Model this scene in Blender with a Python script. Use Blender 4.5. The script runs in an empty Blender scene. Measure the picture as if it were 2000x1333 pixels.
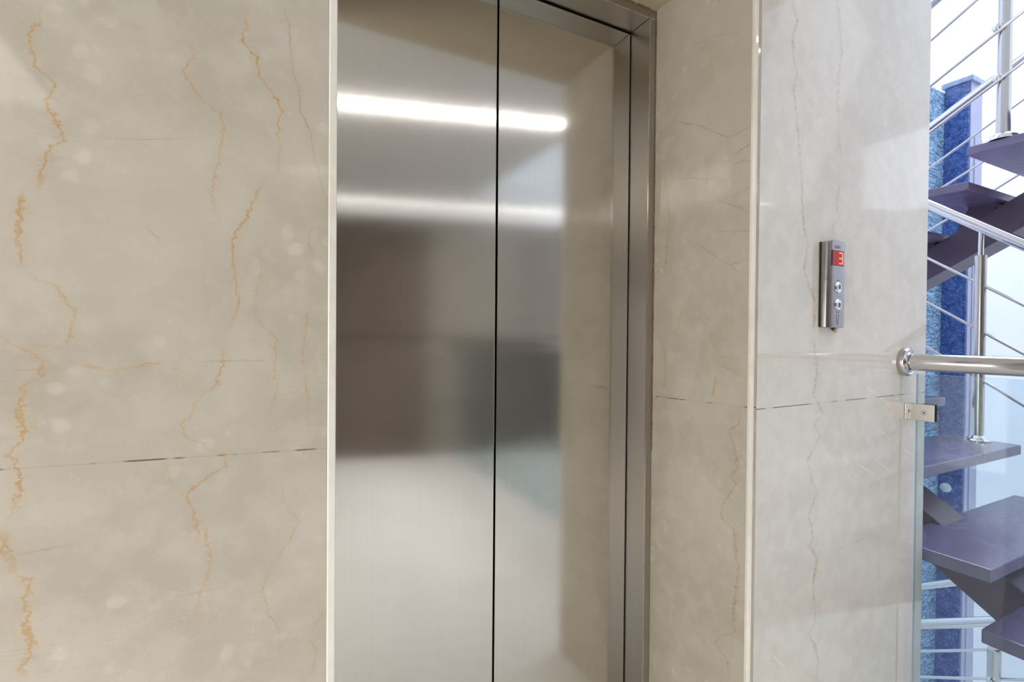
import bpy, bmesh, math, random
from mathutils import Vector, Matrix
random.seed(7)
S = bpy.context.scene
C = S.collection
PI = math.pi

# ------------------------------------------------------------------ camera
H = 1.25                                   # eye height
FPX = 969.5                                # focal length in pixels of the 2000 px frame
YAW, PITCH, ROLL = math.radians(27.38), math.radians(0.592), math.radians(0.482)
f0 = Vector((math.sin(YAW), math.cos(YAW), 0)); r0 = Vector((math.cos(YAW), -math.sin(YAW), 0)); u0 = Vector((0, 0, 1))
FW = f0*math.cos(PITCH) - u0*math.sin(PITCH)
UP1 = u0*math.cos(PITCH) + f0*math.sin(PITCH)
RT = r0*math.cos(ROLL) + UP1*math.sin(ROLL)
UP = UP1*math.cos(ROLL) - r0*math.sin(ROLL)
EYE = Vector((0, 0, H))
cd = bpy.data.cameras.new('camera'); cam = bpy.data.objects.new('camera', cd); C.objects.link(cam)
cd.sensor_width = 36; cd.lens = FPX/2000*36; cd.clip_start = 0.02; cd.clip_end = 100
m = Matrix((RT, UP, -FW)).transposed().to_4x4(); m.translation = EYE
cam.matrix_world = m
S.camera = cam

def ray(px, py):
    return (FW + RT*((px-1000)/FPX) + UP*((666.5-py)/FPX))
def UX(px, py, X):                          # point of the picture on the plane x = X
    d = ray(px, py); return EYE + d*(X/d.x)
def UY(px, py, Y):
    d = ray(px, py); return EYE + d*(Y/d.y)

# ------------------------------------------------------------------ world, lights, exposure
S.view_settings.view_transform = 'Standard'; S.view_settings.look = 'None'
S.view_settings.gamma = 1; S.view_settings.exposure = 0.0
try: S.view_settings.use_curve_mapping = False
except Exception: pass
W = bpy.data.worlds.new('world'); S.world = W; W.use_nodes = True
W.node_tree.nodes['Background'].inputs[0].default_value = (0.80, 0.88, 1.0, 1)
W.node_tree.nodes['Background'].inputs[1].default_value = 1.0
S.cycles.max_bounces = 10; S.cycles.diffuse_bounces = 5; S.cycles.glossy_bounces = 5; S.cycles.transparent_max_bounces = 12
S.cycles.use_denoising = True

def area(name, loc, size, power, col, rot=(0, 0, 0)):
    l = bpy.data.lights.new(name, 'AREA'); l.shape = 'RECTANGLE'; l.size, l.size_y = size
    l.energy = power; l.color = col
    o = bpy.data.objects.new(name, l); C.objects.link(o); o.location = loc; o.rotation_euler = rot
    return o
CZ = 2.65                                   # lobby ceiling height
area('ceiling_fill_light', (-1.44, -1.3, CZ-0.03), (0.75, 2.2), 14, (1.0, 0.97, 0.92))  # added fill for the walls, kept out of the reflections
l_ = area('floor_fill_light', (1.5, -1.4, CZ-0.03), (1.6, 1.4), 20, (1.0, 0.98, 0.95)); l_.data.spread = math.radians(125)  # added unseen fill that brightens the floor mirrored in the doors
area('lobby_side_fill', (-1.80, -0.10, 0.95), (0.9, 1.6), 40, (1.0, 0.985, 0.96), (math.radians(90), 0, math.radians(-80)))  # added fill lifting the lower walls, no window stands here
area('stair_skylight', (5.2, 1.2, 7.4), (3.2, 5.5), 450, (0.80, 0.87, 1.0))
area('stair_daylight', (4.6, -1.4, 3.2), (2.4, 2.6), 14, (0.84, 0.89, 1.0), (math.radians(70), 0, math.radians(-20)))

# ------------------------------------------------------------------ helpers
def obj(name, bm, mat, parent=None, smooth=False, bevel=0, segs=2):
    me = bpy.data.meshes.new(name)
    bmesh.ops.recalc_face_normals(bm, faces=bm.faces)
    bm.to_mesh(me); bm.free()
    o = bpy.data.objects.new(name, me); C.objects.link(o)
    if mat: me.materials.append(mat)
    if smooth:
        for p in me.polygons: p.use_smooth = True
    if bevel:
        b = o.modifiers.new('bevel', 'BEVEL'); b.width = bevel; b.segments = segs; b.limit_method = 'ANGLE'; b.angle_limit = math.radians(40)
    if smooth:
        e = o.modifiers.new('edges', 'EDGE_SPLIT'); e.split_angle = math.radians(38)
    if parent:
        o.parent = parent; o.matrix_parent_inverse = Matrix.Translation(-Vector(parent.location))
    return o
def thing(name, label, cat, loc, group=None):
    o = bpy.data.objects.new(name, None); C.objects.link(o); o.location = loc; o.empty_display_size = 0.05
    o['label'] = label; o['category'] = cat
    if group: o['group'] = group
    return o
def tag(o, label, cat, group=None):
    o['label'] = label; o['category'] = cat
    if group: o['group'] = group
    return o
def struct(name, bm, mat, label=None, cat=None, **k):
    o = obj(name, bm, mat, **k); o['kind'] = 'structure'
    if label: o['label'] = label; o['category'] = cat
    return o
def box(bm, a, b):
    x0, y0, z0 = a; x1, y1, z1 = b
    v = [bm.verts.new(p) for p in ((x0,y0,z0),(x1,y0,z0),(x1,y1,z0),(x0,y1,z0),(x0,y0,z1),(x1,y0,z1),(x1,y1,z1),(x0,y1,z1))]
    for f in ((0,3,2,1),(4,5,6,7),(0,1,5,4),(1,2,6,5),(2,3,7,6),(3,0,4,7)): bm.faces.new([v[i] for i in f])
    return bm
def BX(a, b): return box(bmesh.new(), a, b)
def prism(bm, poly, d):                     # closed polygon extruded by vector d
    d = Vector(d); A = [bm.verts.new(Vector(p)) for p in poly]; B = [bm.verts.new(Vector(p)+d) for p in poly]
    n = len(poly); bm.faces.new(A[::-1]); bm.faces.new(B)
    for i in range(n): bm.faces.new((A[i], A[(i+1) % n], B[(i+1) % n], B[i]))
    return bm
def tube(bm, a, b, r, n=24, caps=True, r2=None):
    a, b = Vector(a), Vector(b); d = (b-a).normalized(); r2 = r if r2 is None else r2
    e = d.orthogonal().normalized(); g = d.cross(e)
    A = []; B = []
    for i in range(n):
        t = 2*PI*i/n; w = e*math.cos(t)+g*math.sin(t)
        A.append(bm.verts.new(a+w*r)); B.append(bm.verts.new(b+w*r2))
    for i in range(n): bm.faces.new((A[i], A[(i+1) % n], B[(i+1) % n], B[i]))
    if caps: bm.faces.new(A[::-1]); bm.faces.new(B)
    return bm
def lathe(bm, origin, axis, prof, n=40):    # prof: (distance along the axis, radius)
    o, d = Vector(origin), Vector(axis).normalized(); e = d.orthogonal().normalized(); g = d.cross(e); rings = []
    for s, r in prof:
        if r < 1e-6: rings.append([bm.verts.new(o+d*s)])
        else: rings.append([bm.verts.new(o+d*s+(e*math.cos(2*PI*i/n)+g*math.sin(2*PI*i/n))*r) for i in range(n)])
    for A, B in zip(rings, rings[1:]):
        for i in range(n):
            j = (i+1) % n
            if len(A) == 1 and len(B) == 1: continue
            if len(A) == 1: bm.faces.new((A[0], B[j], B[i]))
            elif len(B) == 1: bm.faces.new((A[i], A[j], B[0]))
            else: bm.faces.new((A[i], A[j], B[j], B[i]))
    return bm

# ------------------------------------------------------------------ materials
class NT:
    def __init__(s, name):
        s.m = bpy.data.materials.new(name); s.m.use_nodes = True; s.t = s.m.node_tree
        s.b = s.t.nodes['Principled BSDF']
    def n(s, typ, **k):
        nd = s.t.nodes.new(typ)
        for a, v in k.items(): setattr(nd, a, v)
        return nd
    def l(s, a, b): s.t.links.new(a, b)
    def put(s, sock, v):
        if hasattr(v, 'is_output'): s.l(v, sock)
        else: sock.default_value = v
    def math(s, op, a, b=0.0, c=0.0, clamp=False):
        nd = s.n('ShaderNodeMath', operation=op, use_clamp=clamp)
        s.put(nd.inputs[0], a); s.put(nd.inputs[1], b)
        if op in ('MULTIPLY_ADD',): s.put(nd.inputs[2], c)
        return nd.outputs[0]
    def rng(s, v, a, b, c, d, smooth=False):
        nd = s.n('ShaderNodeMapRange', interpolation_type='SMOOTHSTEP' if smooth else 'LINEAR')
        s.put(nd.inputs['Value'], v)
        for i, q in zip(('From Min', 'From Max', 'To Min', 'To Max'), (a, b, c, d)): s.put(nd.inputs[i], q)
        return nd.outputs[0]
    def mix(s, f, a, b, mode='MIX'):
        nd = s.n('ShaderNodeMix', data_type='RGBA', blend_type=mode)
        s.put(nd.inputs[0], f); s.put(nd.inputs[6], a); s.put(nd.inputs[7], b)
        return nd.outputs[2]
    def pos(s): return s.n('ShaderNodeTexCoord').outputs['Object']
    def mapv(s, v, scale=(1,1,1), loc=(0,0,0)):
        nd = s.n('ShaderNodeMapping'); s.l(v, nd.inputs[0]); nd.inputs['Scale'].default_value = scale; nd.inputs['Location'].default_value = loc
        return nd.outputs[0]
    def noise(s, v, scale, detail=3, rough=.5, dist=0, color=False):
        nd = s.n('ShaderNodeTexNoise'); s.l(v, nd.inputs['Vector'])
        nd.inputs['Scale'].default_value = scale; nd.inputs['Detail'].default_value = detail
        nd.inputs['Roughness'].default_value = rough; nd.inputs['Distortion'].default_value = dist
        return nd.outputs[1 if color else 0]
    def bump(s, h, strength, dist=.01):
        nd = s.n('ShaderNodeBump'); nd.inputs['Strength'].default_value = strength; nd.inputs['Distance'].default_value = dist
        s.l(h, nd.inputs['Height']); s.l(nd.outputs[0], s.b.inputs['Normal'])
def c4(r, g, b): return (r, g, b, 1)
def lin(r, g, b):
    f = lambda v: ((v/255+.055)/1.055)**2.4 if v > 10 else v/255/12.92
    return (f(r), f(g), f(b), 1)
def plain(name, col, rough=.5, metal=0, noise_amt=.08, scale=30, **k):
    t = NT(name); p = t.pos()
    nz = t.noise(p, scale, 4)
    t.l(t.mix(t.rng(nz, .3, .7, 0, 1), c4(*[c*(1-noise_amt) for c in col[:3]]), c4(*[min(1, c*(1+noise_amt)) for c in col[:3]])), t.b.inputs['Base Color'])
    t.l(t.rng(nz, .3, .7, max(0, rough-.03), rough+.03), t.b.inputs['Roughness'])
    t.b.inputs['Metallic'].default_value = metal
    for a, v in k.items(): t.b.inputs[a].default_value = v
    return t.m

def marble(name, uax, vax, veins, joints=(), gap=c4(.13,.10,.06), base=((.525,.480,.410),(.455,.408,.338)), coat=.5, dashes=True, seed=0, flecks=False):
    """veins: list of (points (u,v) on the wall, half width, strength, colour index, kind 'v' or 'h', zigzag)."""
    t = NT(name); p = t.pos(); t.m.use_nodes = True
    sep = t.n('ShaderNodeSeparateXYZ'); t.l(p, sep.inputs[0])
    ax = {'X': 0, 'Y': 1, 'Z': 2}
    u, v = sep.outputs[ax[uax]], sep.outputs[ax[vax]]
    ps = t.mapv(p, loc=(seed*3.1, seed*1.7, seed*.9))
    big = t.noise(ps, 3.2, 4, .55)
    col = t.mix(t.rng(big, .35, .65, 0, 1, True), c4(*base[0]), c4(*base[1]))
    cl = t.noise(ps, 20, 5, .6, .15)
    col = t.mix(t.math('MULTIPLY', t.rng(cl, .40, .66, 0, 1, True), .5), col, c4(base[0][0]*1.09, base[0][1]*1.09, base[0][2]*1.10))
    # pale fossil-like blobs
    vo = t.n('ShaderNodeTexVoronoi'); vo.inputs['Scale'].default_value = 26
    warp = t.n('ShaderNodeVectorMath', operation='MULTIPLY_ADD'); t.l(t.noise(ps, 22, 3, .5, color=True), warp.inputs[0]); warp.inputs[1].default_value = (.03, .03, .03); t.l(ps, warp.inputs[2])
    t.l(warp.outputs[0], vo.inputs['Vector'])
    blob = t.math('MULTIPLY', t.rng(vo.outputs['Distance'], .16, .34, 1, 0, True), t.rng(t.noise(ps, 6, 3), .48, .62, 0, 1, True))
    col = t.mix(t.math('MULTIPLY', blob, .20), col, c4(.80, .78, .73))
    spk = t.noise(ps, 120, 3, .6)
    col = t.mix(t.math('MULTIPLY', t.rng(spk, .60, .75, 0, 1), .12), col, c4(.82, .79, .73))
    if dashes:                               # short dark hairlines, nearly level
        sc = {'X': (5, 5, 90), 'Y': (5, 5, 90)}[uax]
        dn = t.noise(t.mapv(p, scale=sc, loc=(seed, 0, seed)), 1.0, 2, .5)
        dl = t.math('MULTIPLY', t.rng(t.math('ABSOLUTE', t.math('SUBTRACT', dn, .5)), 0, .006, 1, 0), t.rng(t.noise(ps, 5, 2), .56, .66, 0, 1))
        col = t.mix(t.math('MULTIPLY', dl, .35), col, c4(.33, .29, .22))
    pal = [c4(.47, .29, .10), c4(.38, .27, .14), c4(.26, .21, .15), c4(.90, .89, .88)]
    jn = t.noise(p, 95, 5, .72, 0, color=True); js = t.n('ShaderNodeSeparateColor'); t.l(jn, js.inputs[0])
    inten = t.noise(ps, 18, 4, .6)
    fine = t.noise(p, 300, 2, .5)
    for pts, w, st, ci, kind, zz in veins:
        a, b = (1, 0) if kind == 'v' else (0, 1)         # a: running axis, b: measured axis
        pts = sorted(pts, key=lambda q: q[a])
        out = []
        for q in pts:
            if not out or q[a]-out[-1][a] > 2e-4: out.append(q)
        pts = out
        r0_, r1_ = pts[0][a], pts[-1][a]; m0, m1 = min(q[b] for q in pts)-.01, max(q[b] for q in pts)+.01
        run, meas = (v, u) if kind == 'v' else (u, v)
        fc = t.n('ShaderNodeFloatCurve'); cv = fc.mapping.curves[0]
        xs = [((q[a]-r0_)/(r1_-r0_), (q[b]-m0)/(m1-m0)) for q in pts]
        cv.points[0].location = xs[0]; cv.points[1].location = xs[-1]
        for q in xs[1:-1]: cv.points.new(*q)
        for q in cv.points: q.handle_type = 'VECTOR'
        fc.mapping.update()
        t.l(t.rng(run, r0_, r1_, 0, 1), fc.inputs['Value'])
        centre = t.math('MULTIPLY_ADD', fc.outputs[0], m1-m0, m0)
        jit = t.math('MULTIPLY_ADD', js.outputs[0 if ci != 1 else 1], zz*4.4, -zz*2.2)
        dd = t.math('ABSOLUTE', t.math('SUBTRACT', t.math('ADD', meas, jit), centre))
        e = min(.04, (r1_-r0_)*.15)
        band = t.math('MULTIPLY', t.rng(run, r0_, r0_+e, 0, 1), t.rng(run, r1_-e, r1_, 1, 0))
        mod = t.rng(inten, .36, .56, .42, 1)
        core = t.math('MULTIPLY', t.rng(dd, w*.2, w*.9, 1, 0, True), min(1, st*1.2))
        halo = t.math('MULTIPLY', t.rng(dd, 0, w*5, 1, 0, True), st*.22)
        mk = t.math('MULTIPLY', t.math('MULTIPLY', t.math('MAXIMUM', core, halo), band), mod, clamp=True)
        col = t.mix(mk, col, pal[ci])
    hgt = None
    for (ua, va), (ub, vb), w, solid in joints:
        k = (vb-va)/(ub-ua)
        dz = t.math('ABSOLUTE', t.math('SUBTRACT', v, t.math('MULTIPLY_ADD', u, k, va-k*ua)))
        line = t.rng(dz, w*.5, w, 1, 0)
        gapn = t.rng(t.noise(t.mapv(p, scale=(14, 14, 1), loc=(seed, seed, 0)), 1.0, 3), solid, solid+.06, 0.12, .9)
        col = t.mix(t.math('MULTIPLY', line, gapn), col, gap)
    t.l(col, t.b.inputs['Base Color'])
    t.l(t.rng(t.noise(ps, 9, 3), .3, .7, .045, .075), t.b.inputs['Roughness'])
    t.b.inputs['Specular IOR Level'].default_value = coat
    return t.m

def steel(name, col=(.60,.585,.56), rough=.2, aniso=.75, rot=0.0, grain='Z', streak=.022):
    t = NT(name); p = t.pos()
    sc = {'Z': (420, 420, 2.0), 'X': (2, 420, 420), 'Y': (420, 2, 420)}[grain]
    g = t.noise(t.mapv(p, scale=sc), 1.0, 3, .6)
    sm = t.noise(p, 2.2, 4, .6)
    t.l(t.mix(t.rng(g, .3, .7, 0, 1), c4(*[c*(1-streak) for c in col]), c4(*[min(1, c*(1+streak)) for c in col])), t.b.inputs['Base Color'])
    t.b.inputs['Metallic'].default_value = 1
    t.l(t.math('ADD', t.rng(g, .3, .7, rough-.008, rough+.008), t.rng(sm, .3, .7, -.015, .015)), t.b.inputs['Roughness'])
    if aniso:
        tg = t.n('ShaderNodeTangent', direction_type='RADIAL', axis='Z'); t.l(tg.outputs[0], t.b.inputs['Tangent'])
        t.b.inputs['Anisotropic'].default_value = aniso; t.b.inputs['Anisotropic Rotation'].default_value = rot
    return t.m
def emit(name, col, st):
    t = NT(name); t.b.inputs['Emission Color'].default_value = c4(*col); t.b.inputs['Emission Strength'].default_value = st
    t.b.inputs['Base Color'].default_value = c4(*[min(1, c*.6) for c in col]); return t.m

# ------------------------------------------------------------------ dimensions (metres)
DY = 1.24; XS = .5917; XR = 1.0595; XO = 1.0847; XL = .112; FY = 1.1543; WY = .8121; XC = 1.9314
HD = H+.967; HSO = H+.9941; HG = H-.172
def wl(pts): return [(q.x, q.z) for q in (UY(a, b, WY) for a, b in pts)]
def wr(pts): return [(q.y, q.z) for q in (UX(a, b, XO) for a, b in pts)]

G_, B_, K_ = 0, 1, 2
VL = [
 (wl([(75,-5),(78,40),(55,65),(62,100),(72,132),(100,155),(108,172),(86,195),(103,220),(112,245),(122,275),(100,288),(85,320),(80,360),(66,392)]), .0032, .62, G_, 'v', .006),
 (wl([(44,370),(37,430),(36,470),(41,500),(45,530)]), .0042, .60, G_, 'v', .005),
 (wl([(45,520),(75,548),(110,558),(130,590),(147,612),(140,640),(132,690)]), .0035, .42, G_, 'v', .006),
 (wl([(-5,640),(18,672),(45,682),(75,695),(82,715),(75,740),(45,756),(45,780),(38,810),(48,855),(20,885),(28,905),(40,925),(38,965),(25,1000),(5,1025)]), .0042, .62, G_, 'v', .008),
 (wl([(3,1020),(6,1060),(15,1085),(25,1118),(52,1130),(55,1150),(50,1195),(52,1235),(60,1255),(50,1290),(38,1310),(55,1338)]), .0050, .62, G_, 'v', .009),
 (wl([(352,-5),(360,30),(345,48),(362,75),(377,95),(376,115),(357,138),(375,170),(395,197),(430,220),(437,250),(430,300),(418,350),(413,385),(420,410),(430,440)]), .0024, .55, G_, 'v', .005),
 (wl([(490,-5),(478,30),(482,50),(473,80),(500,110),(508,150),(535,185),(550,215),(543,240),(545,290),(542,345)]), .0028, .66, G_, 'v', .005),
 (wl([(525,340),(502,372),(490,410),(475,435),(457,465),(455,500),(460,550),(465,600),(455,630),(430,655)]), .0030, .68, G_, 'v', .006),
 (wl([(420,658),(438,680),(432,720),(426,752),(400,768),(382,790),(372,812),(356,828),(362,855),(395,866),(408,880),(438,886),(442,912),(405,930),(380,952),(366,975),(383,1018),(388,1050),(375,1082)]), .0026, .58, G_, 'v', .006),
 (wl([(398,1010),(405,1050),(410,1100),(405,1130),(390,1160),(382,1200),(360,1235),(330,1263)]), .0026, .50, G_, 'v', .007),
 (wl([(548,-5),(565,50),(568,100),(573,140),(583,175),(588,220),(607,260),(613,300),(625,350),(641,404)]), .0017, .50, B_, 'v', .003),
 (wl([(503,470),(510,520),(500,570),(497,620),(540,662),(535,720),(540,760),(528,800),(524,835)]), .0017, .42, G_, 'v', .004),
 (wl([(612,436),(602,470),(613,508)]), .0017, .45, B_, 'v', .003),
 (wl([(640,560),(612,592),(600,615),(598,640),(590,690),(595,740),(605,790),(600,820),(612,872)]), .0019, .45, G_, 'v', .004),
 (wl([(548,930),(552,980),(585,1020),(562,1060),(532,1100),(513,1155),(525,1200),(545,1230),(545,1265),(550,1300),(562,1338)]), .0017, .45, G_, 'v', .004),
 (wl([(640,1180),(612,1230),(606,1250),(618,1272),(608,1325)]), .0017, .42, G_, 'v', .004),
 (wl([(400,440),(405,500),(398,545),(408,600),(404,640)]), .0024, .26, G_, 'v', .006),
 (wl([(292,1270),(295,1338)]), .0024, .32, G_, 'v', .005),
 (wl([(325,900),(328,930),(340,950),(365,975)]), .0016, .32, G_, 'v', .004),
 (wl([(150,698),(165,713),(200,722),(250,720),(280,714),(312,708),(328,712)]), .0026, .48, G_, 'h', .004),
 (wl([(50,672),(90,676),(130,684)]), .0024, .40, G_, 'h', .004),
 (wl([(330,715),(370,732),(410,740)]), .0020, .25, G_, 'h', .004),
 (wl([(285,442),(300,460),(315,470)]), .0010, .55, K_, 'h', .002),
 (wl([(30,1085),(80,1076),(150,1062)]), .0009, .40, K_, 'h', .001),
 (wl([(195,270),(280,273),(360,270)]), .0009, .38, K_, 'h', .001),
 (wl([(375,708),(450,705),(530,705)]), .0009, .38, K_, 'h', .001),
]
VRET = [
 (wr([(1297,328),(1305,400),(1308,430),(1301,500),(1298,545)]), .0030, 0.54, G_, 'v', .004),
 (wr([(1337,585),(1325,640),(1311,662)]), .0026, 0.54, G_, 'v', .004),
 (wr([(1283,650),(1294,670),(1300,705),(1299,740),(1295,772)]), .0032, 0.61, G_, 'v', .004),
 (wr([(1399,733),(1391,778)]), .0030, 0.57, G_, 'v', .005),
 (wr([(1360,730),(1356,780)]), .0022, 0.30, G_, 'v', .005),
 (wr([(1445,796),(1444,827),(1424,845),(1436,877),(1439,915),(1428,930),(1437,948),(1408,990),(1411,1016),(1436,1036),(1437,1094),(1444,1102),(1439,1140),(1433,1190),(1434,1236),(1404,1246),(1396,1258),(1421,1291),(1427,1338)]), .0018, 0.90, B_, 'v', .010),
 (wr([(1378,300),(1382,345),(1378,390)]), .0024, 0.30, G_, 'v', .005),
 (wr([(1388,95),(1392,140),(1386,175)]), .0024, 0.34, G_, 'v', .005),
 (wr([(1307,236),(1369,246),(1423,270),(1450,256),(1474,240)]), .0013, 0.81, B_, 'h', .003),
 (wr([(1433,303),(1452,290),(1474,274)]), .0013, 0.84, B_, 'h', .003),
 (wr([(1432,322),(1455,313),(1474,318)]), .0012, 0.68, B_, 'h', .003),
 (wr([(1400,391),(1443,406),(1474,421)]), .0013, 0.74, B_, 'h', .003),
 (wr([(1430,385),(1455,370),(1474,364)]), .0011, 0.61, B_, 'h', .003),
 (wr([(1306,353),(1350,348),(1400,352)]), .0011, 0.47, B_, 'h', .003),
 (wr([(1389,453),(1430,452),(1473,450)]), .0011, 0.61, B_, 'h', .002),
 (wr([(1355,470),(1395,500),(1430,522),(1460,545)]), .0012, 0.61, B_, 'h', .003),
 (wr([(1420,520),(1448,510),(1474,500)]), .0011, 0.54, B_, 'h', .003),
 (wr([(1440,600),(1456,594),(1474,586)]), .0011, 0.57, B_, 'h', .003),
 (wr([(1385,665),(1410,695),(1442,706)]), .0011, 0.57, B_, 'h', .003),
 (wr([(1400,710),(1440,730),(1474,745)]), .0012, 0.57, B_, 'h', .003),
 (wr([(1350,90),(1400,70),(1450,62)]), .0012, 0.41, B_, 'h', .003),
]
VR = [
 (wl([(1690,755),(1715,772),(1740,793)]), .0012, .75, 3, 'h', .0006),  # pale rows: reflections of the railing rods put into the marble colour
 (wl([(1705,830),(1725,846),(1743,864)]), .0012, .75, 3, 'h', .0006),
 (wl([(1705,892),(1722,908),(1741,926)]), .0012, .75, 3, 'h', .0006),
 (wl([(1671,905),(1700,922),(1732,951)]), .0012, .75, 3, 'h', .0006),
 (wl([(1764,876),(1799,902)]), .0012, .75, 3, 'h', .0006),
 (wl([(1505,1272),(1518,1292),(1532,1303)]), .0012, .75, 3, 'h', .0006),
 (wl([(1545,-5),(1557,40),(1548,74),(1550,109),(1557,144),(1550,173),(1557,223),(1560,282),(1565,337),(1567,396),(1570,446),(1579,478),(1570,525),(1582,564),(1594,594),(1588,655)]), .0021, .75, B_, 'v', .010),
 (wl([(1588,650),(1596,726),(1589,771),(1607,808),(1590,830),(1601,852),(1577,902),(1588,946),(1596,963),(1579,1008),(1588,1050),(1580,1066),(1596,1089),(1588,1140),(1591,1180),(1593,1216),(1579,1241),(1593,1266),(1598,1291),(1593,1338)]), .0024, .75, B_, 'v', .013),
 (wl([(1636,-5),(1639,45),(1644,99),(1637,149),(1637,213),(1640,297),(1648,322)]), .0024, .55, B_, 'v', .014),
 (wl([(1630,347),(1639,366),(1634,396),(1639,426),(1627,441),(1630,466)]), .0024, .55, B_, 'v', .012),
 (wl([(1661,530),(1666,579),(1681,619),(1688,660)]), .0013, .36, B_, 'v', .006),
 (wl([(1700,690),(1706,760),(1712,840)]), .0013, .20, B_, 'v', .005),
 (wl([(1720,1060),(1716,1130),(1718,1200)]), .0013, .20, B_, 'v', .005),
 (wl([(1605,1085),(1660,1065),(1700,1045),(1712,1025)]), .0014, .24, B_, 'h', .004),
 (wl([(1500,1140),(1530,1120),(1560,1108)]), .0012, .20, B_, 'h', .003),
 (wl([(1735,462),(1760,455),(1780,440)]), .0011, .28, B_, 'h', .003),
]
gl0, gl1 = wl([(0, 918), (640, 876)]); grr0, grr1 = wl([(1490, 799), (1816, 765.5)]); gt0, gt1 = wr([(1279, 774.5), (1475, 798)])
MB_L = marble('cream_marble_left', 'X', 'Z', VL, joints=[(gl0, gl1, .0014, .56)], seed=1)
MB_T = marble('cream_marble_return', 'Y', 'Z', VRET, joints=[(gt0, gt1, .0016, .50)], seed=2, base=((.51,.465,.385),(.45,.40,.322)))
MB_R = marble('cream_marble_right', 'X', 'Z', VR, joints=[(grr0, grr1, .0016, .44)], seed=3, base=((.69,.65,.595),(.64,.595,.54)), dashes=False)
MB_P = marble('cream_marble_edge', 'X', 'Z', [], seed=4, dashes=False, base=((.80,.77,.70),(.74,.70,.62)))
MB_F = marble('lobby_floor_marble', 'X', 'Y', [], seed=5, dashes=False, base=((.86,.84,.80),(.82,.79,.75)))
WHITE = plain('white_wall_paint', (.80, .80, .79), .6, noise_amt=.02, scale=8)
CEIL = plain('white_ceiling_paint', (.60, .585, .555), .7, noise_amt=.02, scale=6)
SHAFTW = plain('white_stair_wall_paint', (.84, .86, .90), .55, noise_amt=.015, scale=4)
DOORM = steel('brushed_steel_door', (.66, .64, .605), .11, .55, 0.0)
FRAMEM = steel('brushed_steel_frame', (.46, .43, .385), .33, .3, 0.0)
POL = plain('polished_steel_tube', (.66, .65, .66), .10, 1, .02, 5)
SAT = plain('satin_steel', (.52, .505, .50), .22, 1, .02, 6)
DARK = plain('black_gap', (.012, .010, .008), .7)
WOOD = plain('dark_brown_wood', (.135, .105, .08), .45, noise_amt=.25, scale=9)
PLASTER = plain('cream_plaster', (.46, .39, .28), .7, noise_amt=.03)

# ------------------------------------------------------------------ setting: marble walls round the lift
TOP = 3.4
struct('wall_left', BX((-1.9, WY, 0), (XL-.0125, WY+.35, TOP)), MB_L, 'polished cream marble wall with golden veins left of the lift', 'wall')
bm = prism(bmesh.new(), [(XL-.0122, WY-.001, 0), (XL-.0105, WY-.0025, 0), (XL-.0005, WY-.0025, 0), (XL+.0005, WY+.001, 0), (XL+.0005, FY+.02, 0), (XL-.0122, FY+.02, 0)], (0, 0, TOP))
struct('trim_1', bm, MB_P, 'pale polished marble edge strip at the left of the lift recess', 'edge trim', bevel=.0006)
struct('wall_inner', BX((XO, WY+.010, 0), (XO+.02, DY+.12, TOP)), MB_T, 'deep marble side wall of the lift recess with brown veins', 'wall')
# two rounded edge strips where the recess side meets the front wall
bm = prism(bmesh.new(), [(XO-.0008, WY+.0105, 0), (XO-.0008, WY+.004, 0), (XO+.002, WY+.0005, 0), (XO+.0085, WY-.0015, 0), (XO+.0085, WY+.0105, 0)], (0, 0, TOP))
struct('trim_2', bm, MB_P, 'narrow polished marble edge strip at the corner beside the recess', 'edge trim', bevel=.0008)
bm = prism(bmesh.new(), [(XO+.0092, WY+.0105, 0), (XO+.0092, WY+.0022, 0), (XO+.0200, WY+.0008, 0), (XO+.0225, WY+.0105, 0)], (0, 0, TOP))
struct('trim_3', bm, MB_T, 'second marble edge strip next to the call panel wall', 'edge trim', bevel=.0006)
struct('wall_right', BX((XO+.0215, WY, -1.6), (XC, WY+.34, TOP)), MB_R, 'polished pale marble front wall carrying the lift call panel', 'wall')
# recess soffit and wall over it
bm = bmesh.new(); box(bm, (XL-.012, WY+.001, HSO), (XO+.0, DY+.1, HSO+.05)); box(bm, (XL-.012, WY+.001, HSO+.05), (XO, WY+.05, TOP))
struct('wall_header', bm, PLASTER, 'cream plastered soffit above the recessed lift frame', 'soffit')

# caulk lines round the frame
bm = bmesh.new()
for i in range(46):
    z = .9 + i*.03
    box(bm, (XO-.0022, FY-.0016-random.random()*.0016, z), (XO+.0004, FY+.002, z+.03))
x = .3
while x < XO:
    w = .006+random.random()*.022
    if random.random() < .8: box(bm, (x, FY-.001-random.random()*.003, HSO-.0012-random.random()*.002), (min(x+w, XO), FY+.002, HSO+.0006))
    x += w*.95
struct('trim_4', bm, plain('old_brown_caulk', (.20, .14, .07), .8, noise_amt=.5, scale=160), 'uneven brown caulking where the steel frame meets the marble', 'caulking')

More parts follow.
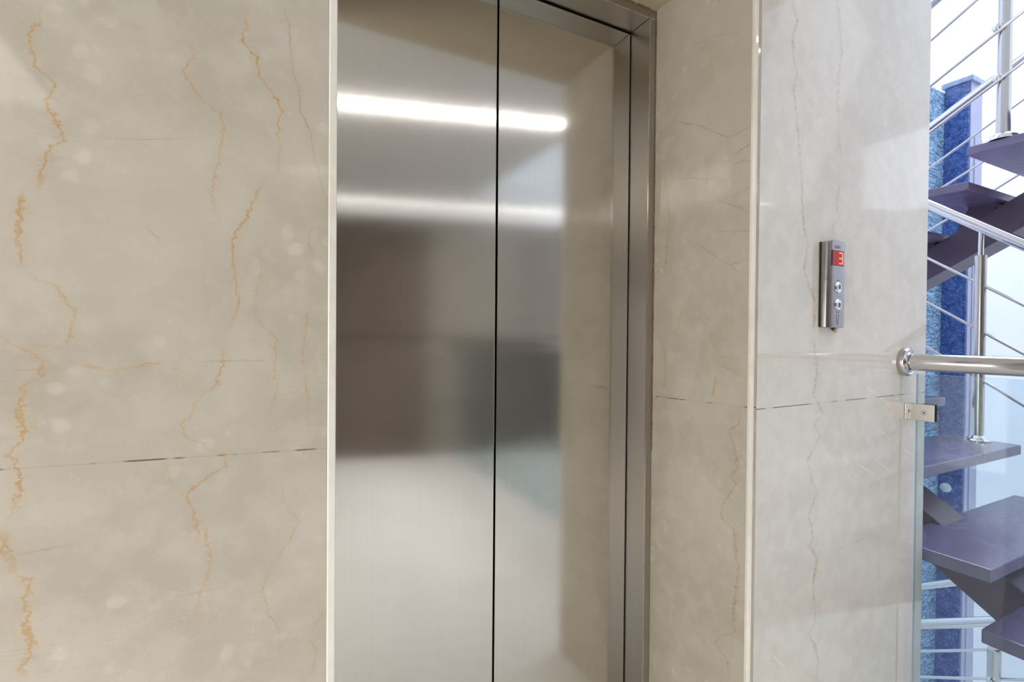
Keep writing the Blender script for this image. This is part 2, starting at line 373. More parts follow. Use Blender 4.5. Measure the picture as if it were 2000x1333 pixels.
# ------------------------------------------------------------------ lift frame and doors
fr = thing('elevator_frame', 'brushed steel frame lining the recess round the lift doors', 'door frame', (XS, DY, 0))
XLI = XS-(XR-XS)
def jamb(sx):
    xin, xout = (XR, XO-.0018) if sx > 0 else (XLI, XLI-(XO-.0018-XR))
    pts = [(xin, DY+.03, 0), (xin, FY, 0), (xout, FY, 0), (xout, FY+.02, 0), (xin+(.004 if sx > 0 else -.004), FY+.004, 0), (xin+(.004 if sx > 0 else -.004), DY+.03, 0)]
    return prism(bmesh.new(), pts, (0, 0, HD-.0005 if sx > 0 else HD-.0005))
obj('jamb', jamb(1), FRAMEM, fr, bevel=.0006); obj('jamb', jamb(-1), FRAMEM, fr, bevel=.0006)
pts = [(XLI-.022, DY+.03, HD), (XLI-.022, FY, HD), (XLI-.022, FY, HSO-.002), (XLI-.022, FY+.02, HSO-.002), (XLI-.022, FY+.005, HD+.004), (XLI-.022, DY+.03, HD+.004)]
obj('header', prism(bmesh.new(), pts, (XO-.0018-XLI+.022, 0, 0)), FRAMEM, fr, bevel=.0006)
# slim bright lip along the inner arris
bm = bmesh.new(); box(bm, (XR-.0012, FY-.0008, 0), (XR+.0012, FY+.0012, HD+.0002))
obj('lip', bm, POL, fr)
bm = bmesh.new(); box(bm, (XLI, FY-.0008, HD-.0012), (XO-.002, FY+.0012, HD+.0010))
obj('lip', bm, POL, fr)
bm = bmesh.new(); box(bm, (XLI-.02, DY+.05, 0), (XR+.02, DY+.06, HD+.02))
obj('shaft_backing', bm, DARK, fr)
bm = BX((XR-.0010, FY+.004, HD-.0009), (XR+.0006, DY-.002, HD+.0002)); box(bm, (XR-.0012, DY-.004, HD-.0055), (XR+.0002, DY+.004, HD))
obj('corner_seam', bm, DARK, fr)
def leaf(x0, x1):
    bm = bmesh.new()
    box(bm, (x0, DY, .008), (x1, DY+.03, HD-.0055))
    return bm
d1 = struct('door_1', leaf(XLI+.003, XS-.0028), DOORM, 'left brushed stainless steel lift door leaf', 'elevator door', bevel=.0012)
d2 = struct('door_2', leaf(XS+.0028, XR-.0035), DOORM, 'right brushed stainless steel lift door leaf', 'elevator door', bevel=.0012)
# tiny dents and screw holes low on the right leaf, scuffs on the left
bm = bmesh.new()
for px, py in ((1178, 1254), (1166, 1309), (1011, 1288), (951, 340), (946, 341), (942, 345)):
    q = UY(px, py, DY); r = .0014 if px > 1100 else .0008
    lathe(bm, (q.x, DY+.0004, q.z), (0, -1, 0), [(0, r), (.0006, r*.9), (.0006, 0)], 12)
obj('pit_marks', bm, DARK, d2)

# ------------------------------------------------------------------ room behind the camera
struct('floor', BX((-1.9, -3.9, -.25), (1.84, WY+.001, 0)), MB_F, 'pale polished marble lobby floor', 'floor')
struct('floor_recess', BX((XL-.012, WY+.001, -.25), (XO, DY+.2, 0)), MB_F)
struct('floor_landing', prism(bmesh.new(), [(1.84, -3.9, -.25), (7.0, -3.9, -.25), (7.0, -1.25, -.25), (3.02, -1.25, -.25), (3.02, -.40, -.25), (1.84, -.40, -.25)], (0, 0, .25)), MB_F)
struct('ceiling', BX((-1.9, -3.9, CZ), (1.95, WY, CZ+.2)), CEIL, 'white painted lobby ceiling', 'ceiling')
struct('ceiling_landing', BX((1.95, -3.9, CZ), (7.0, -2.15, CZ+.2)), CEIL)
struct('wall_side', BX((-2.0, -3.9, 0), (-1.9, WY+.3, CZ)), plain('brown_side_wall', (.26, .22, .165), .5, noise_amt=.06, scale=3))
sl = math.tan(math.radians(15))
def backy(x): return -2.53 + sl*(x-1.5)
bm = prism(bmesh.new(), [(-1.9, backy(-1.9), 0), (7.0, backy(7.0), 0), (7.0, backy(7.0)-.15, 0), (-1.9, backy(-1.9)-.15, 0)], (0, 0, CZ))
struct('wall_back', bm, WHITE)
# dark wooden panelling on the wall opposite the lift
cab = thing('wall_panelling', 'dark brown wooden panelling on the wall opposite the lift', 'panelling', (1.0, backy(1.0), 0))
def panel(xa, xb, za, zb, t):
    return prism(bmesh.new(), [(xa, backy(xa)+.002, za), (xb, backy(xb)+.002, za), (xb, backy(xb)+t, za), (xa, backy(xa)+t, za)], (0, 0, zb-za))
WOOD_GLARE = plain('brown_wood_glare', (.25, .22, .18), .4, noise_amt=.15, scale=5)  # lighter copy of the panelling wood, glare put into its colour
obj('backing', panel(-1.88, 3.75, 0, 2.45, .012), DARK, cab)
for xa, xb, mt in ((-1.85, .62, WOOD), (.64, 1.55, WOOD), (1.57, 2.6, WOOD_GLARE), (2.62, 3.72, WOOD_GLARE)):
    obj('panel', panel(xa, xb, .01, 1.215, .03), mt, cab, bevel=.003); obj('panel', panel(xa, xb, 1.235, 2.43, .03), mt, cab, bevel=.003)
# linear lamps: real fixtures on the ceiling
LAMP = emit('led_diffuser', (1.0, .98, .97), 26)
LAMP2 = emit('led_cove_diffuser', (1.0, .98, .96), 13)
def linear_lamp(name, label, a, b, w, mat, h=.03):
    a, b = Vector(a), Vector(b); t = thing(name, label, 'ceiling light', ((a.x+b.x)/2, (a.y+b.y)/2, a.z))
    d = (b-a).normalized(); s = Vector((-d.y, d.x, 0))*w/2
    obj('housing', prism(bmesh.new(), [a-s*1.3+Vector((0,0,.004)), b-s*1.3+Vector((0,0,.004)), b+s*1.3+Vector((0,0,.004)), a+s*1.3+Vector((0,0,.004))], (0, 0, h)), SAT, t)
    obj('diffuser', prism(bmesh.new(), [a-s, b-s, b+s, a+s], (0, 0, .0035)), mat, t)
linear_lamp('ceiling_light', 'long slim white ceiling light strip across the lobby', (.33, -.615, CZ-.04), (1.9, -.18, CZ-.04), .024, LAMP)
linear_lamp('cove_light', 'slim light strip at the top of the wall opposite the lift', (.2, backy(.2)+.08, CZ-.06), (4.6, backy(4.6)+.08, CZ-.06), .011, LAMP2)

# ------------------------------------------------------------------ call panel
P0 = UY(1600.5, 560, WY-.001).x; PW = .083; PD = .024
zt = UY(1612, 468.5, WY-.02).z; zb = UY(1612, 640, WY-.02).z
cp = thing('call_panel', 'grey metal lift call panel with red floor display on the marble wall', 'call panel', (P0+PW/2, WY, zb))
prof = [(0.001, 0), (0, -.006), (0, -.013), (.002, -.0175), (.007, -.0215), (.014, -.0235), (.026, -.0245), (.057, -.0245), (.069, -.0235), (.076, -.0215), (.081, -.0175), (.083, -.013), (.083, -.006), (.082, 0)]
bm = bmesh.new(); rows = []
hh = zt-zb
for s, dz, ins in [(0, 0, .0035), (0, .0, .0), (0, .002, 0), (1, -.006, 0), (1, -.002, .001), (1, .0, .004)]:
    row = []
    for (px_, py_) in prof:
        k = (px_-PW/2)/(PW/2)
        arch = (.006*(1-k*k)) if s else 0
        zz = (zb+dz) if s == 0 else (zt+dz-.002+arch)
        if s == 0 and ins == 0 and dz == 0: zz = zb+.0012
        sc = 1-ins/PW*2
        row.append(bm.verts.new((P0+PW/2+(px_-PW/2)*sc, WY-.0015+py_*(1-ins/.02 if ins > .002 else 1), zz)))
    rows.append(row)
for A, B in zip(rows, rows[1:]):
    for i in range(len(prof)-1): bm.faces.new((A[i], A[i+1], B[i+1], B[i]))
    bm.faces.new((A[-1], A[0], B[0], B[-1]))
bm.faces.new(rows[0]); bm.faces.new(rows[-1][::-1])
PANM = plain('satin_grey_panel', (.36, .335, .345), .30, 1, .03, 90)
pb = obj('body', bm, PANM, cp, smooth=True)
obj('shadow_gap', BX((P0-.0012, WY-.0035, zb+.002), (P0+PW-.002, WY-.0002, zt-.002)), DARK, cp)  # black sliver standing in for the shadow line behind the body
FYP = WY-.0015-.0245
def onp(px, py): return UY(px, py, FYP)
a = onp(1626.2, 492); b = onp(1647, 519)
dx0, dx1, dz1, dz0 = a.x, b.x-.001, onp(1636, 491.5).z+.0008, onp(1636, 518.5).z
obj('display_bezel', BX((dx0-.0015, FYP-.0006, dz0-.0015), (dx1+.0015, FYP+.002, dz1+.0015)), plain('black_bezel', (.02,.012,.01), .3), cp)
ds = obj('display', BX((dx0, FYP-.0010, dz0), (dx1, FYP, dz1)), emit('red_display', (.36, .010, .005), .45), cp)
ds['label'] = 'dark red lit display window'
# seven-segment digit 3
dw, dh = (dx1-dx0), (dz1-dz0)
sx1 = dx1-dw*.10; sx0 = sx1-dw*.32; t_ = dw*.075; za, zb_, zm = dz1-dh*.12, dz0+dh*.13, (dz0+dz1)/2
bm = bmesh.new(); yy0, yy1 = FYP-.0016, FYP-.0008
for z in (za, zm, zb_): box(bm, (sx0, yy0, z-t_/2), (sx1, yy1, z+t_/2))
box(bm, (sx1-t_*.6, yy0-.0001, zb_), (sx1+t_*.4, yy1, za))
obj('digit', bm, emit('lit_red_segment', (1.0, .13, .06), 2.4), ds)['label'] = 'glowing floor number 3'
CHROME = plain('bright_chrome', (.86, .86, .88), .09, 1, .02)
BTN = plain('clear_button_face', (.80, .80, .84), .18, .6, .06, 120)
bx = onp(1636.5, 560).x
zu, zd = onp(1636, 562).z, onp(1636, 595.5).z
def button(z, up):
    bt = obj('button', lathe(bmesh.new(), (bx, FYP, z), (0, -1, 0), [(-.002, .0135), (.0014, .0148), (.0030, .0135), (.0034, .0118), (.0022, .0108), (.0022, .0)], 40), CHROME, cp, smooth=True)
    f = obj('button_face', lathe(bmesh.new(), (bx, FYP-.0018, z), (0, -1, 0), [(0, .0100), (.0022, .0098), (.0030, .0088), (.0030, 0)], 32), BTN, bt, smooth=True)
    f.parent = bt; f.matrix_parent_inverse = Matrix()
    s = 1 if up else -1; y = FYP-.0050
    bm = bmesh.new()
    prism(bm, [(bx-.0034, y, z-.0045), (bx-.0034, y, z+.0045), (bx-.0020, y, z+.0045), (bx-.0020, y, z-.0045)], (0, -.0008, 0))
    prism(bm, [(bx+.0020, y, z-.0045), (bx+.0020, y, z+.0045), (bx+.0034, y, z+.0045), (bx+.0034, y, z-.0045)], (0, -.0008, 0))
    prism(bm, [(bx-.0034, y, z+s*.0058), (bx, y, z+s*.0078), (bx+.0034, y, z+s*.0058), (bx+.0034, y, z+s*.0045), (bx, y, z+s*.0064), (bx-.0034, y, z+s*.0045)], (0, -.0008, 0))
    q = obj('button_mark', bm, DARK, bt); q.matrix_parent_inverse = Matrix()
    for w in (f, q): w.matrix_parent_inverse = Matrix.Translation(-Vector(cp.location)) @ Matrix() if False else Matrix()
    return bt
button(zu, True); button(zd, False)
ENG = plain('engraved_line', (.20, .18, .19), .5, .6)
def strokes(name, segs, t=.0007, mat=None):
    bm = bmesh.new()
    for (xa, za_), (xb, zb2) in segs:
        p, q = Vector((xa, 0, za_)), Vector((xb, 0, zb2)); d = (q-p).normalized(); s = Vector((-d.z, 0, d.x))*t/2
        prism(bm, [Vector((w.x, FYP-.0006, w.z)) for w in (p-s, q-s, q+s, p+s)], (0, .0010, 0))
    return obj(name, bm, mat or ENG, cp)
strokes('up_arrow_mark', [((bx-.005, zu+.0165), (bx, zu+.0205)), ((bx, zu+.0205), (bx+.005, zu+.0165)), ((bx-.005, zu+.0165), (bx+.005, zu+.0165))])
z = zd-.018
strokes('down_arrow_mark', [((bx-.006, z), (bx, z-.0042)), ((bx, z-.0042), (bx+.006, z)), ((bx-.0055, z-.008), (bx-.001, z-.036)), ((bx+.006, z-.008), (bx+.001, z-.036))])
z = (onp(1638, 480).z+onp(1638, 486).z)/2; x = onp(1631, 483).x; h = .0042
strokes('maker_mark', [((x, z+h), (x+.003, z+h)), ((x, z+h), (x, z-h)), ((x, z-h), (x+.0045, z-h)), ((x+.0045, z-h), (x+.0045, z)), 
   ((x+.008, z+h), (x+.008, z-h)), ((x+.012, z+h), (x+.012, z-h)), ((x+.012, z+h), (x+.0155, z+h*.5)), ((x+.0155, z+h*.5), (x+.0155, z-h*.5)), ((x+.0155, z-h*.5), (x+.012, z-h)),
   ((x+.0195, z+h*.6), (x+.0235, z+h*.6)), ((x+.0235, z+h*.6), (x+.0195, z-h)), ((x+.0195, z-h), (x+.024, z-h))])
# patch of filler and small dark hole under the panel
q = UY(1629, 644, WY)
bm = bmesh.new(); n = 18; poly = []
for i in range(n+1):
    tt = PI*i/n; r = .0145*(1+.14*math.sin(i*2.7)); poly.append((q.x+.002-math.cos(tt)*r, WY+.0002, zb-.0005-math.sin(tt)*r*.80))
prism(bm, poly, (0, -.0016, 0))
tag(obj('filler_patch', bm, plain('yellowed_filler', (.50, .43, .30), .8, noise_amt=.35, scale=260)), 'small rough patch of yellowed filler under the call panel', 'filler patch')
q = UY(1626.5, 640.5, WY-.003)
tag(obj('cable_grommet', lathe(bmesh.new(), (q.x, WY-.0016, zb-.0012), (0, -1, 0), [(0, .0052), (.004, .0050), (.005, 0)], 20), DARK), 'small dark grommet peeking out below the call panel', 'grommet')

# ------------------------------------------------------------------ handrail, glass pane, clamp
XRL = UY(1766, 708, WY).x - .004; 
zr = UX(1790, 708, XRL).z
hr = thing('handrail', 'thick polished steel handrail fixed to the marble wall by a round flange', 'handrail', (XRL, WY, zr))
obj('rail_tube', tube(bmesh.new(), (XRL, WY-.012, zr), (XRL, -2.4, zr), .0262, 40), POL, hr, smooth=True)
fl = obj('wall_flange', lathe(bmesh.new(), (XRL, WY, zr), (0, -1, 0), [(0, .0435), (.010, .0442), (.0165, .0442), (.0200, .0415), (.0205, .0370), (.0180, .0330), (.0190, .0300), (.0215, .0285), (.0215, .0262)], 56), SAT, hr, smooth=True)
fl['label'] = 'round satin wall flange'
GY = WY-.022
XG = UY(1786, 1000, GY).x
zg = UX(1900, 737.5, XG).z
t = NT('clear_glass')
out = t.t.nodes['Material Output']; tr = t.n('ShaderNodeBsdfTransparent'); gs = t.n('ShaderNodeBsdfGlossy'); fz = t.n('ShaderNodeFresnel'); mx = t.n('ShaderNodeMixShader')
pz = t.pos(); dust = t.rng(t.noise(pz, 60, 4, .7), .66, .80, 0, .10)
tr.inputs[0].default_value = (.87, .925, .935, 1); gs.inputs[0].default_value = (1, 1, 1, 1); gs.inputs[1].default_value = .01; fz.inputs[0].default_value = 1.45
t.l(t.math('ADD', t.math('MULTIPLY', fz.outputs[0], .8), dust, clamp=True), mx.inputs[0]); t.l(tr.outputs[0], mx.inputs[1]); t.l(gs.outputs[0], mx.inputs[2]); t.l(mx.outputs[0], out.inputs[0])
GLASS = t.m
EDGEG = plain('glass_polished_edge', (.40, .47, .48), .12, noise_amt=.05)
gp = thing('glass_balustrade', 'clear glass balustrade pane beneath the thick steel handrail', 'balustrade', (XG, GY, 0))
obj('pane', BX((XG, -2.3, -.20), (XG+.010, GY, zg)), GLASS, gp)
bm = bmesh.new(); box(bm, (XG-.0002, GY-.0001, -.20), (XG+.0102, GY+.0008, zg)); box(bm, (XG-.0002, -2.3, zg), (XG+.0102, GY, zg+.0006))
obj('polished_edge', bm, EDGEG, gp)['label'] = 'grey polished glass edge'
# clamp
zc1 = UX(1800, 789, XG).z; zc0 = UX(1800, 823, XG).z; zc = (zc0+zc1)/2; ch = (zc1-zc0)*.98
gc = thing('glass_clamp', 'small steel bracket clamping the glass pane to the marble wall', 'glass clamp', (XG, WY, zc))
xw = UY(1768.5, 806, WY-.003).x
yc1 = UX(1825, 806, XG-.004).y
obj('wall_plate', BX((xw, WY-.003, zc-ch/2), (XG-.004, WY-.0002, zc+ch/2)), plain('clamp_steel', (.45, .44, .43), .2, 1, .1, 90), gc, bevel=.0008)
obj('clamp_plate', BX((XG-.0045, yc1, zc-ch/2), (XG-.0012, WY-.0004, zc+ch/2)), plain('clamp_steel_warm', (.48, .45, .41), .3, 1, .03), gc, bevel=.0012)
obj('clamp_plate', BX((XG+.0112, yc1, zc-ch/2), (XG+.0145, GY-.012, zc+ch/2)), DARK, gc, bevel=.0012)['label'] = 'dark inner plate behind the glass'
sy = UX(1805, 807, XG-.005).y
sc_ = obj('screw', lathe(bmesh.new(), (XG-.0045, sy, zc), (-1, 0, 0), [(0, .0078), (.0008, .0076), (.0010, .0066), (-.0003, .0062), (-.0003, .0054), (.0009, .0050), (.0009, .0026), (-.0005, .0018), (-.0005, 0)], 28), SAT, gc)
s2 = lathe(bmesh.new(), ((xw+XG-.004)/2+.001, WY-.003, zc), (0, -1, 0), [(0, .0062), (.0012, .0058), (.0018, .0040), (.0008, .0022), (.0008, 0)], 28)
obj('screw', s2, CHROME, gc)
bm = lathe(bmesh.new(), (XG-.0046, sy, zc), (-1, 0, 0), [(0, .0027), (.0007, .0027), (.0007, 0)], 6); obj('screw_socket', bm, DARK, gc)

# ------------------------------------------------------------------ stairs
t = NT('dark_plum_step'); p = t.pos(); n1 = t.noise(p, 4, 5, .6, .8); n2 = t.noise(p, 90, 3, .6)
col = t.mix(t.rng(n1, .35, .65, 0, 1), c4(.110, .082, .170), c4(.155, .125, .250)); col = t.mix(t.math('MULTIPLY', t.rng(n2, .6, .75, 0, 1), .1), col, c4(.30, .28, .34))
t.l(col, t.b.inputs['Base Color']); t.l(t.rng(n1, .3, .7, .20, .34), t.b.inputs['Roughness']); t.b.inputs['Specular IOR Level'].default_value = .9
STEP = t.m
BEAM = plain('dark_plum_steel_beam', (.074, .046, .086), .38, 0, .12, 12)
RISE, GO = .177, .268
TH = .042
def tread_bm(poly, z):
    return prism(bmesh.new(), [(x, y, z-TH) for x, y in poly], (0, 0, TH))
# lower flight: climbs away from the lobby beside the glass
f1 = thing('staircase', 'lower plum-coloured stair flight climbing away behind the glass pane', 'staircase', (2.35, -.45, 0))
X0, X1 = XC+.012, 2.98
eY, eZ = UX(1995, 870, X1).y, UX(1995, 870, X1).z
fZ = UX(1936, 1114, X0).z; fYn = UX(1936, 1114, X0).y; gZ = UX(1916, 1229, X0).z; gYf = UX(1916, 1229, X0).y
dxp = UX(1847, 776, X1); 
steps = [(eY, 1.175, eZ, XC+.012), (fYn, eY+.02, fZ, None), (gYf-.30, gYf, gZ, X0), (gYf-.57, gYf-.27, gZ-.175, X0), (gYf-.84, gYf-.54, gZ-.35, X0), (dxp.y, dxp.y+.29, dxp.z, XC+.012), (dxp.y+.268, dxp.y+.56, dxp.z+.177, XC+.012)]
for (ya, yb, z, xa) in steps:
    if z < .03: continue
    if xa is None: xa = X0
    poly = [(xa, ya), (X1, ya), (X1, yb), (xa, yb)]
    obj('tread', tread_bm(poly, z), STEP, f1, bevel=.004)
# central beam of the lower flight
s1 = RISE/GO
bx0, bx1 = 2.24, 2.42
pt = UX(1835, 972, bx1); pb_ = UX(1884, 1160, bx0)
def zl(y, p): return p.z + s1*(y-p.y)
ya, yb = -.30, 1.95
bmb = prism(bmesh.new(), [(bx0, ya, zl(ya, pb_)), (bx0, yb, zl(yb, pb_)), (bx0, yb, zl(yb, pt)), (bx0, ya, zl(ya, pt))], (bx1-bx0, 0, 0))
obj('central_beam', bmb, BEAM, f1, bevel=.004)
for (y0_, y1_, z, xa) in steps:
    if z < .03: continue
    zbm = min(zl((y0_+y1_)/2+.02, pt), z-TH)-.03
    bmx = prism(bmesh.new(), [(bx0+.02, y0_+.15, z-TH), (bx0+.02, y1_-.03, z-TH), (bx0+.02, y1_-.05, min(zl(y1_-.05, pt)-.02, z-TH-.005)), (bx0+.02, y0_+.17, min(zl(y0_+.17, pt)-.02, z-TH-.01))], (bx1-bx0-.04, 0, 0))
    obj('bracket', bmx, BEAM, f1)

# upper flight: climbs back towards the lobby
f2 = thing('staircase', 'upper stair flight seen from below, rising to the right above the balustrade', 'staircase', (3.6, 2.0, 1.3))
V0, V1 = 3.1, 4.2
bpt = UX(1891, 354, V0); apt = UX(1888, 288, V0)
sp2 = (apt.z-bpt.z)
g2 = .268
st2 = [(bpt.y+i*g2, bpt.z-i*sp2) for i in (-2, -1, 0, 1, 2, 3)]
for i, (yn, z) in enumerate(st2):
    if i == 1: ya_, yb_ = apt.y-.295, apt.y
    else: ya_, yb_ = yn, yn+.295
    obj('tread', tread_bm([(V0, ya_), (V1, ya_), (V1, yb_), (V0, yb_)], z), STEP, f2, bevel=.004)
cx0, cx1 = 3.52, 3.72
pa, pc = UX(1817, 484, cx0), UX(2000, 375, cx0); pd, pe = UX(1817, 544, cx0), UX(2000, 442, cx0)
def ext(p, q, y): return p.z+(q.z-p.z)/(q.y-p.y)*(y-p.y)
ya, yb = .45, 2.1
bmb = prism(bmesh.new(), [(cx0, ya, ext(pd, pe, ya)), (cx0, yb, ext(pd, pe, yb)), (cx0, yb, ext(pa, pc, yb)), (cx0, ya, ext(pa, pc, ya))], (cx1-cx0, 0, 0))
obj('central_beam', bmb, BEAM, f2, bevel=.004)
for i, (yn, z) in enumerate(st2):
    ya_, yb_ = (apt.y-.295, apt.y) if i == 1 else (yn, yn+.295)
    y0_, y1_ = ya_+.04, ya_+.16
    bmx = prism(bmesh.new(), [(cx0+.02, y0_, z-TH), (cx0+.02, y1_, z-TH), (cx0+.02, y1_+.06, ext(pa, pc, y1_+.06)-.01), (cx0+.02, y0_+.02, ext(pa, pc, y0_+.02)-.01)], (cx1-cx0-.04, 0, 0))
    obj('bracket', bmx, BEAM, f2)

def line_on(X, a, b, y0, y1):
    p, q = UX(a[0], a[1], X), UX(b[0], b[1], X)
    return (X, y0, ext(p, q, y0)), (X, y1, ext(p, q, y1))
def railing(label, X, rail, rods, posts, y0, y1, r_rail=.0225, r_rod=.006, group=None, railpart=True, base_z=None):
    a, b = line_on(X, *rail, y0, y1)
    t = thing('stair_railing', label, 'railing', ((a[0]+b[0])/2, (y0+y1)/2, min(a[2], b[2])-.5))
    if railpart: obj('handrail', tube(bmesh.new(), a, b, r_rail, 28), POL, t, smooth=True)
    for rd in rods:
        a2, b2 = line_on(X+rd[2] if len(rd) > 2 else X, rd[0], rd[1], y0, y1)
        obj('rod', tube(bmesh.new(), a2, b2, r_rod, 14), POL, t, smooth=True)
    return t, (a, b)
# near railing of the lower flight (post standing on the upper step)
XA = 2.92
t1, (ra, rb) = railing('descending steel stair railing with a post on the lower flight', XA, ((1817, 402.5), (2000, 478.5)),
    [((1817, 507), (2000, 597)), ((1817, 594), (1998, 691)), ((1814, 680), (2000, 793))], [], .05, 1.9, .0235, .0062)
bp = UX(1920, 852, XA); yp = UX(1914, 600, XA).y
def railz(y): return ra[2]+(rb[2]-ra[2])*(y-ra[1])/(rb[1]-ra[1])
zj = UX(1912, 500, XA).z
obj('post', tube(bmesh.new(), (XA, yp, eZ), (XA, yp, zj), .0215, 28), SAT, t1, smooth=True)
obj('post_pin', tube(bmesh.new(), (XA, yp, zj-.01), (XA, yp, railz(yp)-.01), .0100, 20), POL, t1, smooth=True)
bf = obj('base_flange', lathe(bmesh.new(), (XA, yp, eZ), (0, 0, 1), [(0, .046), (.005, .046), (.012, .040), (.014, .030), (.020, .026), (.026, .0215)], 40), POL, t1, smooth=True)
# near railing of the upper flight
XB = 3.14
t2, _ = railing('rising thin-rod railing with a tall post above the upper flight', XB, ((1817, 10), (2000, -150)),
    [((1817, 80), (1907.5, 0), -.033), ((1817, 168), (2000, 21), -.033), ((1817, 258), (2000, 120), -.033)], [], .45, 2.0, .0225, .0075)
bpo = UX(1959, 268, XB)
obj('post', tube(bmesh.new(), (XB, bpo.y, apt.z), (XB, bpo.y, UX(1955, -160, XB).z), .0265, 28), SAT, t2, smooth=True)
obj('base_flange', lathe(bmesh.new(), (XB, bpo.y, apt.z), (0, 0, 1), [(0, .056), (.012, .056), (.024, .048), (.030, .034), (.034, .0265)], 40), POL, t2, smooth=True)
for (px, py) in ((1952, 57), (1953.5, 154)):
    q = UX(px, py, XB); lo = Vector((XB-.012, q.y, q.z))
    bm = bmesh.new(); bmesh.ops.create_uvsphere(bm, u_segments=20, v_segments=12, radius=.019, matrix=Matrix.Translation((XB-.026, q.y, q.z)) @ Matrix.Diagonal((.8, 1.1, 1, 1)))
    obj('rod_clip', bm, POL, t2, smooth=True)
# far railing of the upper flight
XD = 4.16
t3, _ = railing('far rising railing of the upper flight with its thick round handrail', XD, ((1817, 249.5), (2000, 113)),
    [((1817, 327), (2000, 194)), ((1849, 361), (1919, 317)), ((1817, 449), (1984, 345))], [], .35, 2.0, .029, .0075)
q = (XD, .42, 0)
obj('post', tube(bmesh.new(), (XD, .62, 2.1), (XD, .62, 3.22), .021, 24), SAT, t3, smooth=True)
# railing of the flight below
t4, _ = railing('lower steel railing below the steps, seen through the glass', XB, ((1797, 1220), (1936, 1215)),
    [((1794, 1273), (1930, 1270)), ((1793, 1323), (2000, 1329))], [], .35, 2.0, .0235, .0068)
q = UX(1942, 1271, XB); 
obj('post', tube(bmesh.new(), (XB, q.y, q.z+.005), (XB, q.y, q.z-1.0), .0255, 24), SAT, t4, smooth=True)
q2 = UX(1938, 1327, XB); bm = bmesh.new(); bmesh.ops.create_uvsphere(bm, u_segments=20, v_segments=12, radius=.020, matrix=Matrix.Translation((XB-.02, q.y, q2.z))); obj('rod_clip', bm, POL, t4, smooth=True)
t5, _ = railing('far lower handrail tube behind the glass, topmost of the low rails', XD, ((1799, 1146), (1870, 1137)), [], [], .8, 2.0, .024)

# ------------------------------------------------------------------ stairwell shell
SXW = 7.0
struct('wall_stair_far', BX((SXW, -3.9, -3.0), (SXW+.15, 6.0, 9.0)), SHAFTW, 'bright white stairwell wall', 'wall')
struct('wall_stair_back', BX((1.90, 5.0, -3.0), (SXW, 5.15, 9.0)), SHAFTW)
struct('wall_stair_side', BX((1.3, 1.5, -3.0), (1.90, 5.0, 9.0)), SHAFTW)
struct('floor_stairwell', BX((1.95, -1.2, -3.2), (SXW, 5.0, -3.0)), WHITE)
# rough blue stone pier
t = NT('rough_blue_stone'); p = t.pos(); pm = t.mapv(p, scale=(9, 9, 30)); n1 = t.noise(pm, 1.3, 4, .6, 1.6); n2 = t.noise(p, 70, 4, .6)
col = t.mix(t.rng(n1, .40, .53, 0, 1), c4(.05, .15, .34), c4(.36, .60, .90)); col = t.mix(t.math('MULTIPLY', n2, .22), col, c4(.62, .78, .95))
t.l(col, t.b.inputs['Base Color']); t.b.inputs['Roughness'].default_value = .75; t.bump(n1, 1.0, .05); ROUGHB = t.m
CX, CY1 = 5.0, UX(1842, 400, 5.0).y; CY0 = UX(1892, 400, 5.0).y; CX1 = UY(1915, 400, CY0).x; CZT = UX(1892, 152, CX).z
bm = bmesh.new(); zr1 = UY(1842, 183, CY1+.01).z
prism(bm, [(4.30, CY1+.001, -3), (CX+.12, CY1+.001, -3), (CX+.12, CY1+.25, -3), (4.30, CY1+.25, -3)], (0, 0, zr1+3))
o = obj('rough_stone_pier', bm, ROUGHB); tag(o, 'light blue rough split-stone pier left of the dark blue column', 'stone pier')
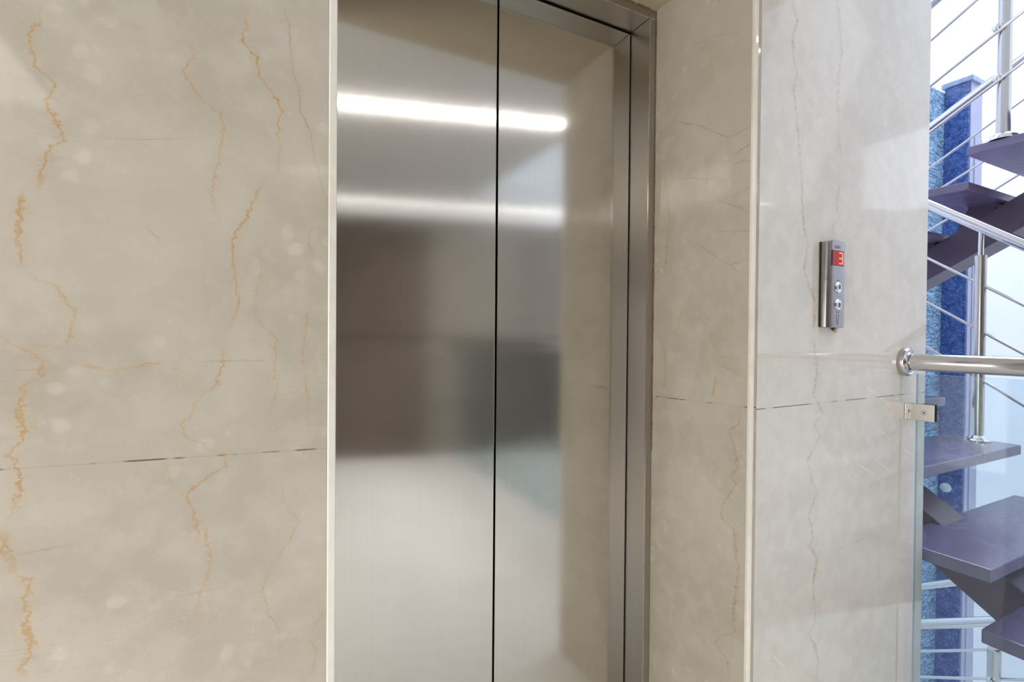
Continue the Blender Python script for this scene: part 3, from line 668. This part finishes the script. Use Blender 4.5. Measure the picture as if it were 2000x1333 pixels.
# granite column
t = NT('blue_granite'); p = t.pos(); n1 = t.noise(p, 22, 5, .7, .4); v1 = t.n('ShaderNodeTexVoronoi'); v1.inputs['Scale'].default_value = 45; t.l(p, v1.inputs['Vector'])
col = t.mix(t.rng(n1, .35, .68, 0, 1), c4(.025, .055, .22), c4(.11, .20, .50)); col = t.mix(t.rng(v1.outputs['Distance'], .15, .36, .5, 0), col, c4(.26, .38, .70))
t.l(col, t.b.inputs['Base Color']); t.b.inputs['Roughness'].default_value = .12; GRAN = t.m
LAV = plain('lavender_render', (.40, .42, .58), .6, noise_amt=.06, scale=8)
co = thing('stone_column', 'square column with dark blue speckled granite face and pale side', 'column', (CX, CY0, -3))
obj('shaft', BX((CX+.012, CY0, -3.0), (CX1, CY1, CZT-.03)), LAV, co)['label'] = 'pale lavender side of the column'
# cladding slabs with joints
js = [-3.0, .15, 1.95, CZT-.03]
for za, zb2 in zip(js, js[1:]): obj('granite_facing', BX((CX-.004, CY0+.008, za+.002), (CX+.012, CY1, zb2-.002)), GRAN, co, bevel=.002)['label'] = 'dark blue speckled granite slab'
bm = bmesh.new(); box(bm, (CX-.02, CY0-.02, CZT-.03), (CX1+.02, CY1+.02, CZT+.012))
obj('cap', bm, plain('grey_blue_cap_stone', (.30, .38, .55), .4, noise_amt=.2, scale=25), co, bevel=.006)
# raised side band
obj('side_band', BX((CX+.07, CY0-.008, -2.9), (CX1-.01, CY0, 2.86)), LAV, co)
q = UX(1847, 953, CX-.006)
ft = obj('round_fitting', lathe(bmesh.new(), (CX-.004, q.y, q.z), (-1, 0, 0), [(0, .038), (.012, .036), (.020, .026), (.022, 0)], 32), plain('frosted_fitting', (.62, .74, .80), .3), smooth=True)
tag(ft, 'small round pale fitting on the dark blue granite column face', 'wall fitting')
# tall frosted windows of the landing (their light shows in the polished marble)
for i, (ya, yb, za, zb2) in enumerate([(-2.0, -.3, 2.80, 3.72)]):
    w = struct('window_%d' % (i+1), BX((SXW-.04, ya, za), (SXW-.002, yb, zb2)), emit('frosted_daylight_pane_%d' % i, (.82, .88, 1.0), 1.5))
